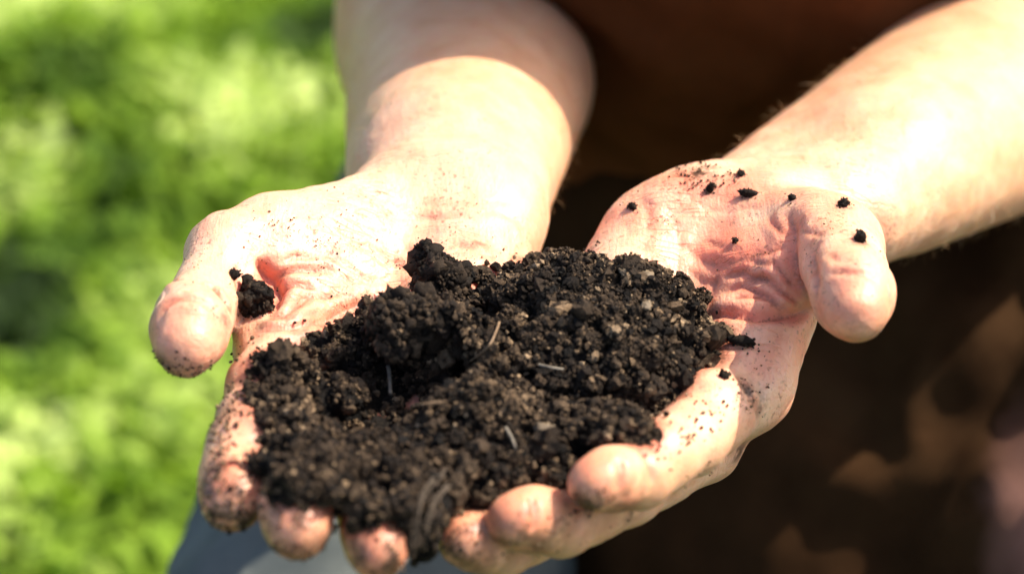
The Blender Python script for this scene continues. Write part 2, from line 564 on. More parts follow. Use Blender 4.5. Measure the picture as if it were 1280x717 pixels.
def hand_b(p):
    palm = seg(p, P(935, 300, 36), P(928, 478, -15), 18, 12.8)
    for a, b, ra, rb in (((905, 300, 38), (872, 545, -12), 18, 12.5), ((870, 300, 38), (805, 570, -10), 18, 12),
                         ((835, 305, 36), (738, 556, -6), 17, 11.5)):
        palm = smin(palm, seg(p, P(*a), P(*b), ra, rb), 9)
    hyp = seg(p, P(812, 316, 30), P(748, 420, -2), 15.5, 15)
    palm = smin(palm, hyp, 14)
    palm = smin(palm, seg(p, P(876, 288, 38), P(960, 290, 34), 17.5, 17), 12)
    the = seg(p, P(962, 300, 24), P(1010, 306, 10), 16, 15.5)
    the = smin(the, seg(p, P(945, 338, 8), P(975, 348, 0), 12.5, 11.0), 7)
    palm = smin(palm, the, 7)
    palm = smin(palm, seg(p, P(972, 400, 2), P(932, 478, -14), 11, 12), 8)
    fing = chain(p, R_INDEX, 3.0, UPV + np.array([-0.4, 0, 0]))
    for c in (R_MIDDLE, R_RING, R_LITTLE):
        fing = smin(fing, chain(p, c, 3.0, UPV + np.array([-0.4, 0, 0])), 1.3)
    d = smin(palm, fing, 6)
    th = chain(p, R_THUMB, 3.5)
    th = smin(th, ell(p, P(1066, 372, -42), (10.3, 10.6, 11.4)), 4)
    d = smin(d, th, 6)
    return d


def arm_b(p):
    d = seg(p, P(914, 290, 62), P(1385, -42, 300), 20.5, 32.5)
    d = smin(d, seg(p, P(1056, 264, 52), P(1460, 78, 290), 20, 34), 24)
    d = smin(d, seg(p, P(1110, 196, 90), P(1290, 100, 200), 22, 36), 20)
    d = smin(d, seg(p, P(1440, 8, 312), SH_B, 42, 56), 26)
    return d


def body_b(p):
    return smin(hand_b(p), arm_b(p), 20)


def bounds(pts, pad):
    a = np.array([P(*q[:3]) for q in pts])
    return a.min(0) - pad, a.max(0) + pad


def polydist(v, pts):
    d = np.full(len(v), 1e9)
    s_best = np.zeros(len(v))
    m = len(pts) - 1
    for i, (a, b) in enumerate(zip(pts[:-1], pts[1:])):
        ba = b - a
        t = np.clip(((v - a) @ ba) / max(ba @ ba, 1e-6), 0, 1)
        q = np.linalg.norm(v - a - t[:, None] * ba, axis=1)
        m2 = q < d
        d[m2] = q[m2]; s_best[m2] = (i + t[m2]) / m
    return d, s_best


def densify(pl, n=10):
    pl = np.array(pl, float)
    if len(pl) > 2:                                     # Catmull-Rom
        q = np.vstack([2 * pl[0] - pl[1], pl, 2 * pl[-1] - pl[-2]])
        out = []
        for i in range(1, len(q) - 2):
            for t in np.linspace(0, 1, n, endpoint=False):
                out.append(0.5 * ((2 * q[i]) + (-q[i-1] + q[i+1]) * t + (2*q[i-1] - 5*q[i] + 4*q[i+1] - q[i+2]) * t * t + (-q[i-1] + 3*q[i] - 3*q[i+1] + q[i+2]) * t ** 3))
        out.append(q[-2])
        return np.array(out)
    return pl[0] + (pl[1] - pl[0]) * np.linspace(0, 1, n)[:, None]


# creases in the skin: (path over the hand, depth mm, half width mm, redness)
CREASE_A = [
    ([(322, 322), (330, 345), (345, 368), (338, 395)], 1.9, 2.2, 0.9),
    ([(338, 352), (360, 342), (392, 338), (420, 342)], 0.9, 1.3, 0.5),
    ([(340, 372), (366, 360), (396, 360)], 0.9, 1.2, 0.6),
    ([(330, 398), (352, 396), (372, 384), (384, 368)], 1.2, 1.3, 0.9),
    ([(322, 412), (356, 410), (400, 402), (440, 385), (468, 372)], 1.1, 1.4, 0.5),
    ([(262, 356), (272, 368), (282, 384), (288, 402)], 1.4, 1.5, 0.9),
    ([(250, 352), (262, 358), (274, 372)], 0.7, 1.0, 0.5),
    ([(430, 300), (480, 318), (520, 345)], 0.4, 1.3, 0.15),
    ([(470, 262), (520, 272), (580, 270), (640, 262)], 0.28, 1.5, 0.05),
    ([(480, 250), (530, 257), (600, 255), (660, 245)], 0.2, 1.2, 0.05),
    ([(400, 310), (430, 330), (462, 352)], 0.5, 1.0, 0.3),
    ([(620, 262), (645, 280), (656, 305)], 0.6, 1.2, 0.3),
]
CREASE_A += [([(196, 400), (206, 384), (226, 374), (250, 376), (268, 390)], 0.9, 1.1, 0.5), ([(190, 372), (205, 356), (225, 350)], 0.5, 1.0, 0.3), ([(345, 655), (372, 648), (400, 655)], 0.3, 0.8, 0.4), ([(348, 330), (372, 322), (400, 322)], 0.5, 1.0, 0.35), ([(352, 384), (380, 374), (404, 372), (430, 362)], 0.6, 1.0, 0.5), ([(300, 330), (296, 350), (300, 372)], 0.6, 1.2, 0.5),
             ([(420, 345), (450, 352), (480, 350)], 0.35, 0.9, 0.3), ([(500, 300), (520, 330), (522, 355)], 0.35, 1.0, 0.2), ([(560, 300), (590, 310), (620, 322)], 0.35, 0.9, 0.25),
             ([(345, 405), (380, 396), (410, 388)], 0.5, 0.9, 0.5), ([(225, 372), (232, 366), (246, 362)], 0.4, 0.9, 0.3), ([(300, 500), (312, 505), (325, 512)], 0.6, 0.9, 0.6),
             ([(262, 588), (285, 580), (310, 588)], 0.7, 0.9, 0.6)]
CREASE_B = [
    ([(876, 397), (910, 393), (945, 397), (985, 394), (1018, 386)], 2.2, 1.8, 1.0),
    ([(905, 348), (930, 342), (960, 352), (985, 372), (1004, 384)], 0.9, 1.3, 0.8),
    ([(900, 366), (930, 360), (955, 370), (975, 384)], 0.8, 1.2, 0.7),
    ([(985, 262), (992, 290), (990, 320), (996, 350), (1014, 376)], 1.6, 2.6, 1.0),
    ([(962, 318), (975, 340), (992, 360)], 0.6, 1.1, 0.8),
    ([(940, 320), (965, 315), (985, 305)], 0.5, 1.2, 0.7),
    ([(900, 340), (890, 365), (886, 392)], 0.5, 1.6, 0.5),
    ([(840, 300), (880, 325), (915, 335)], 0.5, 1.3, 0.5),
    ([(800, 245), (812, 270), (806, 320)], 0.5, 1.6, 0.3),
    ([(1022, 300), (1018, 330), (1026, 362)], 0.6, 1.6, 0.5),
    ([(925, 470), (935, 490), (950, 520)], 0.8, 1.4, 0.3),
    ([(800, 560), (812, 580), (815, 605)], 0.7, 1.2, 0.5),
    ([(663, 620), (668, 640), (664, 662)], 0.9, 1.0, 0.8),
    ([(1012, 300), (1020, 340), (1020, 380)], 0.6, 1.8, 0.4), ([(1032, 346), (1055, 340), (1078, 342), (1098, 350)], 0.7, 1.0, 0.45), ([(770, 572), (776, 590), (770, 615)], 0.8, 1.0, 0.6),
    ([(905, 332), (935, 326), (965, 334), (985, 350)], 0.5, 0.9, 0.6), ([(915, 378), (940, 372), (962, 380), (985, 388)], 0.6, 0.9, 0.8), ([(930, 352), (952, 352), (968, 364)], 0.4, 0.8, 0.6),
    ([(880, 300), (905, 312), (930, 310)], 0.35, 0.9, 0.35), ([(860, 340), (880, 352), (900, 356)], 0.35, 0.8, 0.35), ([(960, 270), (972, 290), (985, 300)], 0.5, 0.9, 0.7),
    ([(1000, 275), (1012, 290), (1030, 296)], 0.4, 0.9, 0.4), ([(1030, 320), (1050, 326), (1072, 322)], 0.45, 0.9, 0.3), ([(835, 260), (850, 300), (846, 340)], 0.35, 1.0, 0.3),
    ([(860, 250), (900, 262), (950, 258)], 0.3, 0.9, 0.25), ([(890, 430), (915, 436), (940, 430)], 0.4, 0.9, 0.3),
]


def sculpt(f, verts, creases, tips, palm_pts, redpal):
    nrm = grad(f, verts)
    v = verts.astype(float)
    red = np.zeros(len(v)); disp = np.zeros(len(v)); cst = np.zeros(len(v))
    near = np.zeros(len(v), bool)
    cl = v - P(500, 400, 0)
    hand = np.linalg.norm(v - palm_pts, axis=1) < 190
    idx = np.where(hand)[0]; vh = v[idx]
    for path, depth, width, rr in creases:
        pl = densify(path, 6)
        hit, ok = raymarch(f, pl[:, 0], pl[:, 1])
        hit = hit[ok]
        if len(hit) < 2: continue
        wob = noise(hit, 6.0, 3.0)[:, None] * 0.7
        d, s = polydist(vh, hit + wob)
        taper = np.clip(np.minimum(s, 1 - s) * 5, 0, 1) ** 0.5
        depth *= 1.3 if creases is CREASE_A else 0.95; rr = min(1, rr * 1.35 + 0.1)
        disp[idx] -= depth * taper * np.exp(-(d / (width * 0.8)) ** 2)
        disp[idx] += depth * 0.45 * taper * np.exp(-((d - width * 2.4) / (width * 1.5)) ** 2)
        cst[idx] = np.maximum(cst[idx], 0.6 * rr * taper * np.exp(-(d / 0.8) ** 2))
        red[idx] = np.maximum(red[idx], rr * taper * np.exp(-(d / (width * 2.3)) ** 2))
    lumps = fbm(vh, 22, 3, 1.0) * (0.25 + 0.5 * np.exp(-(np.linalg.norm(vh - palm_pts, axis=1) / 80) ** 4)) + fbm(vh, 5.5, 2, 6.0) * 0.16
    disp[idx] += lumps
    stain_sun = cst
    for t in tips:
        thumb = t in (L_THUMB[-1], R_THUMB[-1])
        d = np.linalg.norm(v - P(*t[:3]), axis=1)
        g = np.exp(-(d / (t[3] * 2.0)) ** 2)
        red = np.maximum(red, 0.8 * g * (0.7 + 0.5 * noise(v, 7.0, 2.0)))
        stain_sun = np.maximum(stain_sun, g * (0.35 if thumb else 1.0) * np.clip(0.8 - nrm[:, 2] * 0.7, 0.15, 1))
    red = np.maximum(red, redpal * np.exp(-(np.linalg.norm(v - palm_pts, axis=1) / 55) ** 2) * np.clip(0.6 + 1.2 * fbm(v, 16, 2, 8.0), 0, 1.3))
    dirt = np.exp(-(np.linalg.norm(v - palm_pts, axis=1) / 95) ** 4)
    out = v + nrm * disp[:, None]
    return out, np.clip(red, 0, 1), dirt, np.clip(stain_sun, 0, 1)


def box(f, pts, pad):
    return bounds(pts, pad)


armpts_a = L_INDEX + L_MIDDLE + L_RING + L_THUMB + [(500, 60, 300), (640, 60, 200), (585, 40, 330), (530, -330, 300)]
lo, hi = bounds(armpts_a, 30); lo2, hi2 = bounds([(565, -200, 340)], 80)
hi[1] += 30
Va, Fa = surface(body_a, lo, hi, 1.15)
armpts_b = R_INDEX + R_MIDDLE + R_RING + R_THUMB + [(800, 280, 50), (1385, -42, 340), (1480, 116, 270), (1440, -330, 360)]
lo, hi = bounds(armpts_b, 34)
hi[1] += 30; hi[0] += 25
Vb, Fb = surface(body_b, lo, hi, 1.15)
pa = P(440, 360, 10); pb = P(900, 340, 15)
Va, ra_, da_, sa_ = sculpt(body_a, Va, CREASE_A, [L_INDEX[-1], L_MIDDLE[-1], L_RING[-1], L_THUMB[-1]], pa, 0.35)
Vb, rb_, db_, sb_ = sculpt(body_b, Vb, CREASE_B, [R_INDEX[-1], R_MIDDLE[-1], R_RING[-1], R_THUMB[-1]], pb, 0.85)  # extra palm red also paints in the shade across this palm

# trunk, neck and head (above the frame; they throw the shadow on the near forearm)
MID = (SH_A + SH_B) / 2
HEAD = MID + np.array([-10, -150, 235.0])
HIP = np.array([115.0, 430.0, 560.0])
CHEST = MID + np.array([-45, -122, -108.0])
print('shoulders', SH_A, SH_B, 'head', HEAD)


def trunk_core(p, g=0.0):
    d = ell(p, CHEST, (142 + g, 105 + g, 190 + g))
    d = smin(d, ell(p, (CHEST + HIP) / 2 + np.array([0, -5, 0]), (150 + g, 105 + g, 200 + g)), 60)
    d = smin(d, ell(p, HIP, (165 + g, 120 + g, 120 + g)), 60)
    d = smin(d, seg(p, SH_A + np.array([25, 5, -5]), SH_B - np.array([25, -5, 5]), 52 + g, 52 + g), 60)
    return d


def torso(p):
    d = trunk_core(p)
    d = smin(d, seg(p, MID + np.array([0, 10, 10]), HEAD + np.array([0, 12, -70]), 58, 54), 40)
    h = ell(p, HEAD + np.array([0, 8, 18]), (76, 96, 98))
    h = smin(h, ell(p, HEAD + np.array([0, -20, -52]), (54, 62, 66)), 30)
    h = smin(h, seg(p, HEAD + np.array([0, -92, 10]), HEAD + np.array([0, -110, -22]), 8, 13), 12)   # nose
    for s in (-1, 1):
        h = smax(h, -ell(p, HEAD + np.array([s * 32, -96, 8]), (16, 14, 10)), 10)                     # eye sockets
        h = smin(h, ell(p, HEAD + np.array([s * 31, -80, 7]), (12, 12, 11)), 3)                       # eyes
        h = smin(h, ell(p, HEAD + np.array([s * 78, 8, -5]), (7, 18, 30)), 6)                         # ears
    h = smin(h, ell(p, HEAD + np.array([0, -80, -56]), (24, 12, 7)), 5)                               # lips
    d = smin(d, h, 25)
    return d


def clip_far(f, c, r):
    return lambda p: smax(f(p), np.sqrt(((p - c.astype(f32)) ** 2).sum(1)) - r, 4)


Vt, Ft = surface(torso, (CHEST[0] - 260, CHEST[1] - 190, 430), (CHEST[0] + 260, CHEST[1] + 200, HEAD[2] + 140), 7.0)
nA, nB = len(Va), len(Vb)
quads = np.concatenate([Fa, Fb + nA, Ft + nA + nB])
zt = np.zeros(len(Vt))
person = bpy.data.objects.new('person', None)
C.objects.link(person)
person.location = (HIP[0] / 1000, HIP[1] / 1000, 0)
tag(person, 'crouching person in brown shirt and blue jeans holding dark soil in both cupped hands', 'person')
PO = np.array([HIP[0], HIP[1], 0.0])


def pmesh(name, V, Fc, mat, attrs=None, parent=person, smooth=True):
    return np_mesh(name, (np.asarray(V, float) - PO) / 1000, Fc, mat, parent, smooth, attrs)


body = pmesh('body', np.concatenate([Va, Vb, Vt]), quads, SKIN,
             {'red': np.concatenate([ra_, rb_, zt]), 'dirt': np.concatenate([da_, db_, zt]), 'stain_sun': np.concatenate([sa_, sb_, zt])})


# clothes ------------------------------------------------------------
def folds(p, amp, s, seed):
    return amp * (1 - np.abs(fbm(p * np.array([1.0, 1.0, 0.55]), s, 3, seed)) * 2)


def shirt_f(p):
    d = trunk_core(p, 16)
    d = smax(d, -(p[:, 2] - 500), 8)
    d = smax(d, p[:, 2] - (MID[2] + 62), 10)
    ua = seg(p, SH_A, SH_A * 0.45 + P(585, 50, 268) * 0.55, 76, 68)
    ub = seg(p, SH_B, SH_B * 0.45 + P(1440, 8, 312) * 0.55, 74, 66)
    return smin(smin(d, ua, 30), ub, 30)


def fold_mesh(f, lo, hi, h, amp, s, seed):
    V, Q = surface(f, lo, hi, h)
    n = grad(f, V, 2.0)
    V = V + n * folds(V, amp, s, seed)[:, None]
    return V, Q


SHIRT = cloth_material('brown_cotton', (0.08, 0.024, 0.007), (0.125, 0.040, 0.012))
APRON = cloth_material('brown_canvas', (0.022, 0.0095, 0.0032), (0.036, 0.016, 0.0055), stain_sun=(0.10, 0.060, 0.028))
DENIM = cloth_material('blue_denim', (0.07, 0.078, 0.074), (0.115, 0.125, 0.118))
HAIR = cloth_material('dark_hair', (0.02, 0.011, 0.006), (0.05, 0.028, 0.015))
V, Q = fold_mesh(shirt_f, (CHEST[0] - 330, CHEST[1] - 260, 440), (CHEST[0] + 330, CHEST[1] + 240, MID[2] + 110), 6.0, 7, 70, 3)
pmesh('shirt', V, Q, SHIRT)

KN_A = np.array([-92.0, 15, 496]); KN_B = np.array([290.0, 20, 476])
HP_A = np.array([25.0, 410, 555]); HP_B = np.array([225.0, 410, 555])
AN_A = np.array([-60.0, 330, 110]); AN_B = np.array([300.0, 330, 110])


def legs_f(p):
    a = smin(seg(p, HP_A, KN_A, 92, 66), seg(p, KN_A, AN_A, 64, 46), 14)
    b = smin(seg(p, HP_B, KN_B, 92, 66), seg(p, KN_B, AN_B, 64, 46), 14)
    d = smin(a, b, 20)
    return smin(d, ell(p, HIP + np.array([0, 10, 0]), (172, 125, 118)), 30)


V, Q = fold_mesh(legs_f, (-240, -120, 40), (420, 640, 720), 6.0, 5, 55, 7)
pmesh('jeans', V, Q, DENIM)


def apron_f(p):
    d = seg(p, np.array([185., 340, 605]), np.array([292., 20, 500]), 94, 84)
    d = smin(d, seg(p, np.array([60., 330, 600]), np.array([150., 150, 480]), 80, 65), 60)
    d = smin(d, seg(p, np.array([60., 200, 520]), np.array([200., 170, 500]), 62, 62), 50)
    d = smin(d, seg(p, np.array([20., 90, 470]), np.array([230., 60, 470]), 45, 50), 50)
    d = smin(d, ell(p, HIP + np.array([0, -60, 40]), (180, 120, 150)), 50)
    return smax(d, -(p[:, 2] - 450 + 0.1 * p[:, 1]), 8)


V, Q = fold_mesh(apron_f, (-160, -130, 380), (420, 520, 800), 6.0, 9, 75, 12)
cp = P(1310, 640, 150)
sun_patch_m = np.clip(1.6 - np.linalg.norm((V - cp) / np.array([15, 40, 36]), axis=1) + 0.3 * fbm(V, 20, 2, 3.), 0, 1)  # mask of the sunlit spot painted on the apron
sun_fold_m = np.exp(-(np.linalg.norm(V - P(1220, 430, 210), axis=1) / 90) ** 2)  # mask of the sunlit fold painted on the apron
pmesh('apron', V, Q, APRON, {'patch': sun_patch_m, 'stain_sun': sun_fold_m})


def hair_f(p):
    d = ell(p, HEAD + np.array([0, 18, 30]), (84, 100, 100))
    return smax(d, -(p[:, 2] + 0.55 * p[:, 1] - (HEAD[2] + 0.55 * HEAD[1]) + 12), 10)


V, Q = fold_mesh(hair_f, HEAD - 150, HEAD + 170, 5.0, 5, 22, 5)
pmesh('hair', V, Q, HAIR)
BOOT, bnt, bb_ = new_mat('boot_leather')
bb_.inputs['Base Color'].default_value = (0.05, 0.03, 0.018, 1); bb_.inputs['Roughness'].default_value = 0.6
bump(bnt, bb_, noise_n(bnt, coords(bnt), 180, 4), 0.5, 0.002)
for an in (AN_A, AN_B):
    def boot_f(p, an=an):
        d = seg(p, an + np.array([0, 0, 20]), an + np.array([0, -10, -45]), 50, 48)
        d = smin(d, seg(p, an + np.array([0, -20, -65]), an + np.array([0, -150, -72]), 44, 38), 25)
        return smax(d, -(p[:, 2] - 2), 4)
    V, Q = surface(boot_f, an + np.array([-80, -230, -130]), an + np.array([80, 90, 90]), 5.0)
    pmesh('boot', V, Q, BOOT)

# thumbnails, set into the far side of each thumb
NAIL, nnt, nb_ = new_mat('nail')
nb_.inputs['Base Color'].default_value = (0.50, 0.30, 0.21, 1); nb_.inputs['Roughness'].default_value = 0.3
nb_.inputs['Subsurface Weight'].default_value = 0.3
nb_.inputs['Subsurface Radius'].default_value = (1, 0.4, 0.2); nb_.inputs['Subsurface Scale'].default_value = 0.002
bump(nnt, nb_, noise_n(nnt, coords(nnt), 300, 2), 0.2, 0.0002)


def nail(f, a, b, side):
    """curved plate over the surface around the axis a-b, on the side given"""
    ax = b - a; L = np.linalg.norm(ax); ax = ax / L
    s = side - ax * (side @ ax); s /= np.linalg.norm(s)
    t = np.cross(ax, s)
    n, m = 15, 11
    top = []
    for i in range(n):
        for j in range(m):
            x = i / (n - 1); y = j / (m - 1) * 2 - 1
            wx = 1 - 0.28 * max(0, (x - 0.8) / 0.2) ** 2 - 0.35 * max(0, (0.15 - x) / 0.15) ** 2
            ang = y * 0.72 * wx
            o = a + ax * (x * 12.5 - 3.0)
            dr = s * math.cos(ang) + t * math.sin(ang)
            r = 4.0
            for _ in range(24):
                r += float(f((o + dr * r)[None].astype(f32))[0]) * -0.8 if True else 0
            top.append(o + dr * (r - 0.12 + 0.25 * x))
    top = np.array(top)
    ctr = (top - s * 0.9)
    Vn = np.concatenate([top, ctr]); k = n * m
    Fn = []
    for i in range(n - 1):
        for j in range(m - 1):
            q = i * m + j
            Fn.append((q, q + m, q + m + 1, q + 1)); Fn.append((k + q, k + q + 1, k + q + m + 1, k + q + m))
    rim = [j for j in range(m)] + [i * m + m - 1 for i in range(1, n)] + [(n - 1) * m + j for j in range(m - 2, -1, -1)] + [i * m for i in range(n - 2, 0, -1)]
    for q, r in zip(rim, rim[1:] + rim[:1]): Fn.append((q, r, k + r, k + q))
    return Vn, np.array(Fn)


for f, ch, side in ((body_a, L_THUMB, np.array([-0.6, 0.85, 0.0])), (body_b, R_THUMB, np.array([0.9, 0.3, -0.1]))):
    a = P(*ch[-2][:3]); b = P(*ch[-1][:3])
    V, Q = nail(f, a, b, side)
    pmesh('nail', V, Q, NAIL)


# fine hair on the forearms
def arm_hair(Vv, f, test, n, seed, flow):
    r = np.random.default_rng(seed)
    c = Vv[test(Vv)]
    pk = c[r.integers(0, len(c), n)].astype(f32)
    nn = grad(f, pk)
    flow = flow / np.linalg.norm(flow)
    d = nn * 0.35 + flow * 0.8 + r.normal(0, 0.25, (n, 3))
    d /= np.linalg.norm(d, axis=1)[:, None]
    L = r.uniform(4, 9, n)[:, None]
    mid = pk + d * L * 0.5 + nn * 0.6
    tip = pk + d * L - nn * 0.5
    s = np.cross(d, r.normal(size=(n, 3))); s /= np.linalg.norm(s, axis=1)[:, None]
    w = 0.038
    Vh = np.stack([pk - s * w, pk + s * w, mid - s * w * .8, mid + s * w * .8, tip], 1).reshape(-1, 3)
    b = np.arange(n)[:, None] * 5
    T = np.concatenate([b + np.array([[0, 1, 3]]), b + np.array([[0, 3, 2]]), b + np.array([[2, 3, 4]])])
    return Vh, T


HM, hnt, hb_ = new_mat('fine_blond_hair')
hb_.inputs['Base Color'].default_value = (0.42, 0.25, 0.12, 1); hb_.inputs['Roughness'].default_value = 0.4
wb = P(985, 270, 55)
V1, T1 = arm_hair(Vb.astype(f32), body_b, lambda v: (v[:, 1] > wb[1] + 5) & (v[:, 0] > 70) & (v[:, 1] < 260), 1500, 5, P(1000, 230, 40) - P(1250, 80, 180))
V2, T2 = arm_hair(Va.astype(f32), body_a, lambda v: (v[:, 1] > 75) & (v[:, 1] < 260), 900, 6, P(560, 240, 60) - P(590, 80, 250))
tag(pmesh('arm_hair', np.concatenate([V1, V2]), np.concatenate([T1, T2 + len(V1)]), HM), kind='stuff')

# ------------------------------------------------------------------ soil
def ico(sub):
    import bmesh
    bm = bmesh.new(); bmesh.ops.create_icosphere(bm, subdivisions=sub, radius=1)
    v = np.array([x.co[:] for x in bm.verts]); fc = np.array([[w.index for w in q.verts] for q in bm.faces])
    bm.free(); return v, fc


I1v, I1f = ico(1); I2v, I2f = ico(2); I3v, I3f = ico(3)


def crumb_variants(v, n, amp, seed):
    out = []
    for k in range(n):
        d = 1 + amp * np.clip(fbm(v, 0.75, 4, seed + k * 1.7, 0.7), -0.55, 0.3)
        w = v * d[:, None]
        r = np.random.default_rng(seed * 10 + k)
        w = w * r.uniform(0.6, 1.25, 3)
        out.append(w)
    return np.array(out)


CR1 = crumb_variants(I1v, 14, 0.75, 1); CR2 = crumb_variants(I2v, 14, 0.85, 2)


def rand_rot(n, r):
    q = r.normal(size=(n, 4)); q /= np.linalg.norm(q, axis=1)[:, None]
    w, x, y, z = q.T
    return np.stack([np.stack([1-2*(y*y+z*z), 2*(x*y-z*w), 2*(x*z+y*w)], 1), np.stack([2*(x*y+z*w), 1-2*(x*x+z*z), 2*(y*z-x*w)], 1),
                     np.stack([2*(x*z-y*w), 2*(y*z+x*w), 1-2*(x*x+y*y)], 1)], 1)


def crumbs(pos, size, seed, var=CR1, faces=I1f, tone=None):
    r = np.random.default_rng(seed); n = len(pos)
    R = rand_rot(n, r); pick = r.integers(0, len(var), n)
    V = np.einsum('nij,nvj->nvi', R, var[pick]) * np.asarray(size)[:, None, None] + pos[:, None, :]
    nv = var.shape[1]
    Fc = (np.arange(n)[:, None, None] * nv + faces[None]).reshape(-1, 3)
    if tone is None: tone = np.clip(r.normal(0.42, 0.17, n), 0, 1)
    return V.reshape(-1, 3), Fc, np.repeat(tone, nv)


def merge(parts):
    Vs, Fs, Ts, k = [], [], [], 0
    for v, fc, t in parts:
        Vs.append(v); Fs.append(fc + k); Ts.append(t); k += len(v)
    return np.concatenate(Vs), np.concatenate(Fs), np.concatenate(Ts)


def tris(q):
    return np.concatenate([q[:, [0, 1, 2]], q[:, [0, 2, 3]]])


both = lambda p: np.minimum(body_a(p), body_b(p))
HEAP = [  # (u, v, fallback depth, lift off the hand), radii in mm
    ((735, 428, 0, 8), (33, 31, 17)), ((805, 432, 0, 4), (22, 22, 13)), ((700, 345, 12, 6), (12, 8, 7)), ((665, 420, 4, 7), (27, 25, 14)), ((785, 384, 8, 6), (17, 15, 9)),
    ((720, 378, 10, 8), (22, 17, 10)), ((640, 388, 10, 6), (15, 13, 9)), ((840, 405, 4, 3), (8, 11, 6)),
    ((650, 500, -32, 5), (34, 28, 16)), ((765, 500, -30, 4), (28, 24, 12)), ((860, 450, -6, 3), (13, 16, 7)), ((585, 575, -60, 4), (30, 18, 12)),
    ((665, 570, -62, 3), (22, 15, 9)), ((745, 545, -62, 3), (14, 11, 7)), ((785, 545, -60, 4), (8, 7, 6)), ((815, 515, -40, 2), (9, 8, 5)),
    ((378, 540, -58, 2), (11, 15, 7)), ((460, 590, -74, 2), (25, 14, 7)), ((368, 482, -44, 3), (12, 13, 7)), ((350, 530, -56, 2), (10, 13, 6)),
    ((374, 578, -72, 1), (10, 10, 6)), ((430, 446, -24, 3), (15, 9, 8)), ((352, 456, -30, 1), (7, 6, 5)), ((400, 452, -28, 1), (9, 7, 6)),
    ((500, 418, -24, 6), (14, 9, 10)), ((580, 415, -4, 4), (15, 13, 8)), ((470, 572, -64, 3), (18, 9, 6)),
    ((510, 630, -92, 3), (11, 10, 11)), ((520, 668, -100, 3), (4, 4, 12)), ((440, 622, -90, 1), (10, 8, 6)), ((395, 600, -80, 1), (9, 8, 6)), ((374, 612, -104, 1), (9, 5, 5)), ((398, 492, -50, 2), (10, 10, 5)), ((403, 508, -46, 4), (11, 11, 7)), ((425, 575, -70, 2), (12, 8, 5)), ((468, 638, -108, 2), (9, 5, 6)),
    ((600, 605, -74, 3), (12, 7, 6)), ((570, 440, -12, 5), (12, 10, 8)), ((592, 480, -36, 14), (14, 14, 16)), ((556, 440, -26, 15), (12, 11, 14)), ((600, 535, -60, 15), (14, 12, 15)), ((560, 540, -60, 14), (10, 11, 13)), ((560, 590, -74, 8), (13, 9, 9)), ((620, 440, -22, 12), (14, 12, 13)), ((690, 590, -68, 2), (7, 6, 5)),
]
_h, _ok = raymarch(both, [c[0] for c, r in HEAP], [c[1] for c, r in HEAP])
HC = []
for (c, r), hp, k in zip(HEAP, _h, _ok):
    d = c[2]
    if k: d = min(d, (hp - CAM) @ FW - DIST - c[3])
    d = max(d, c[2] - 26)
    HC.append((P(c[0], c[1], d), r))


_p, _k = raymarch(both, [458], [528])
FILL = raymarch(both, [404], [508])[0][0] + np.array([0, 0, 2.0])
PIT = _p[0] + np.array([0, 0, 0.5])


def heap_f(p):
    d = None
    for c, r in HC:
        s = ell(p, c, r)
        d = s if d is None else smin(d, s, 6)
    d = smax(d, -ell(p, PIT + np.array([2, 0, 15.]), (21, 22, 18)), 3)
    d = smax(d, -ell(p, P(598, 402, -26), (7, 9, 16)), 3)
    d = smax(d, -ell(p, P(560, 470, -48), (8, 10, 14)), 3)
    d = smin(d, ell(p, FILL, (11, 11, 5.5)), 3)
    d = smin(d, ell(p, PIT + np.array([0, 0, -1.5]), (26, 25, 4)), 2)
    return d


hcs = np.array([c for c, r in HC]); hrs = np.array([r for c, r in HC]) + 8
lo, hi = (hcs - hrs).min(0), (hcs + hrs).max(0)
Vh, Qh = surface(heap_f, lo, hi, 1.3)
nh = grad(heap_f, Vh, 0.8)
rough = (1 - np.abs(fbm(Vh, 12, 2, 3.0)) * 2.4) * 2.4 + fbm(Vh, 5.0, 3, 5.0, 0.7) * 2.0
Vh2 = Vh + nh * (rough - 2.6)[:, None]
tri = tris(Qh)
tone_h = np.clip(0.05 + 0.12 * fbm(Vh, 9, 2, 8.0), 0, 1)  # near-black base puts the shade of gaps between crumbs into the tone
bd = body.data
co_ = np.empty(len(bd.vertices) * 3, f32); bd.vertices.foreach_get('co', co_); co_ = co_.reshape(-1, 3) * 1000 + PO.astype(f32)
nearh = np.where(np.linalg.norm(co_ - hcs.mean(0).astype(f32), axis=1) < 150)[0]
dh = chunked(heap_f, co_[nearh])
for key, amt, fall in (('red', 0.8, 3.5), ('stain_sun', 0.7, 3.5)):  # red rim: subsurface glow painted into the skin; the second mask is soil dirt
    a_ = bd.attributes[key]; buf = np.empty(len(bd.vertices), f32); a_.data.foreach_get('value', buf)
    buf[nearh] = np.maximum(buf[nearh], amt * np.exp(-(np.maximum(dh, 0) / fall) ** 2)); a_.data.foreach_set('value', buf)
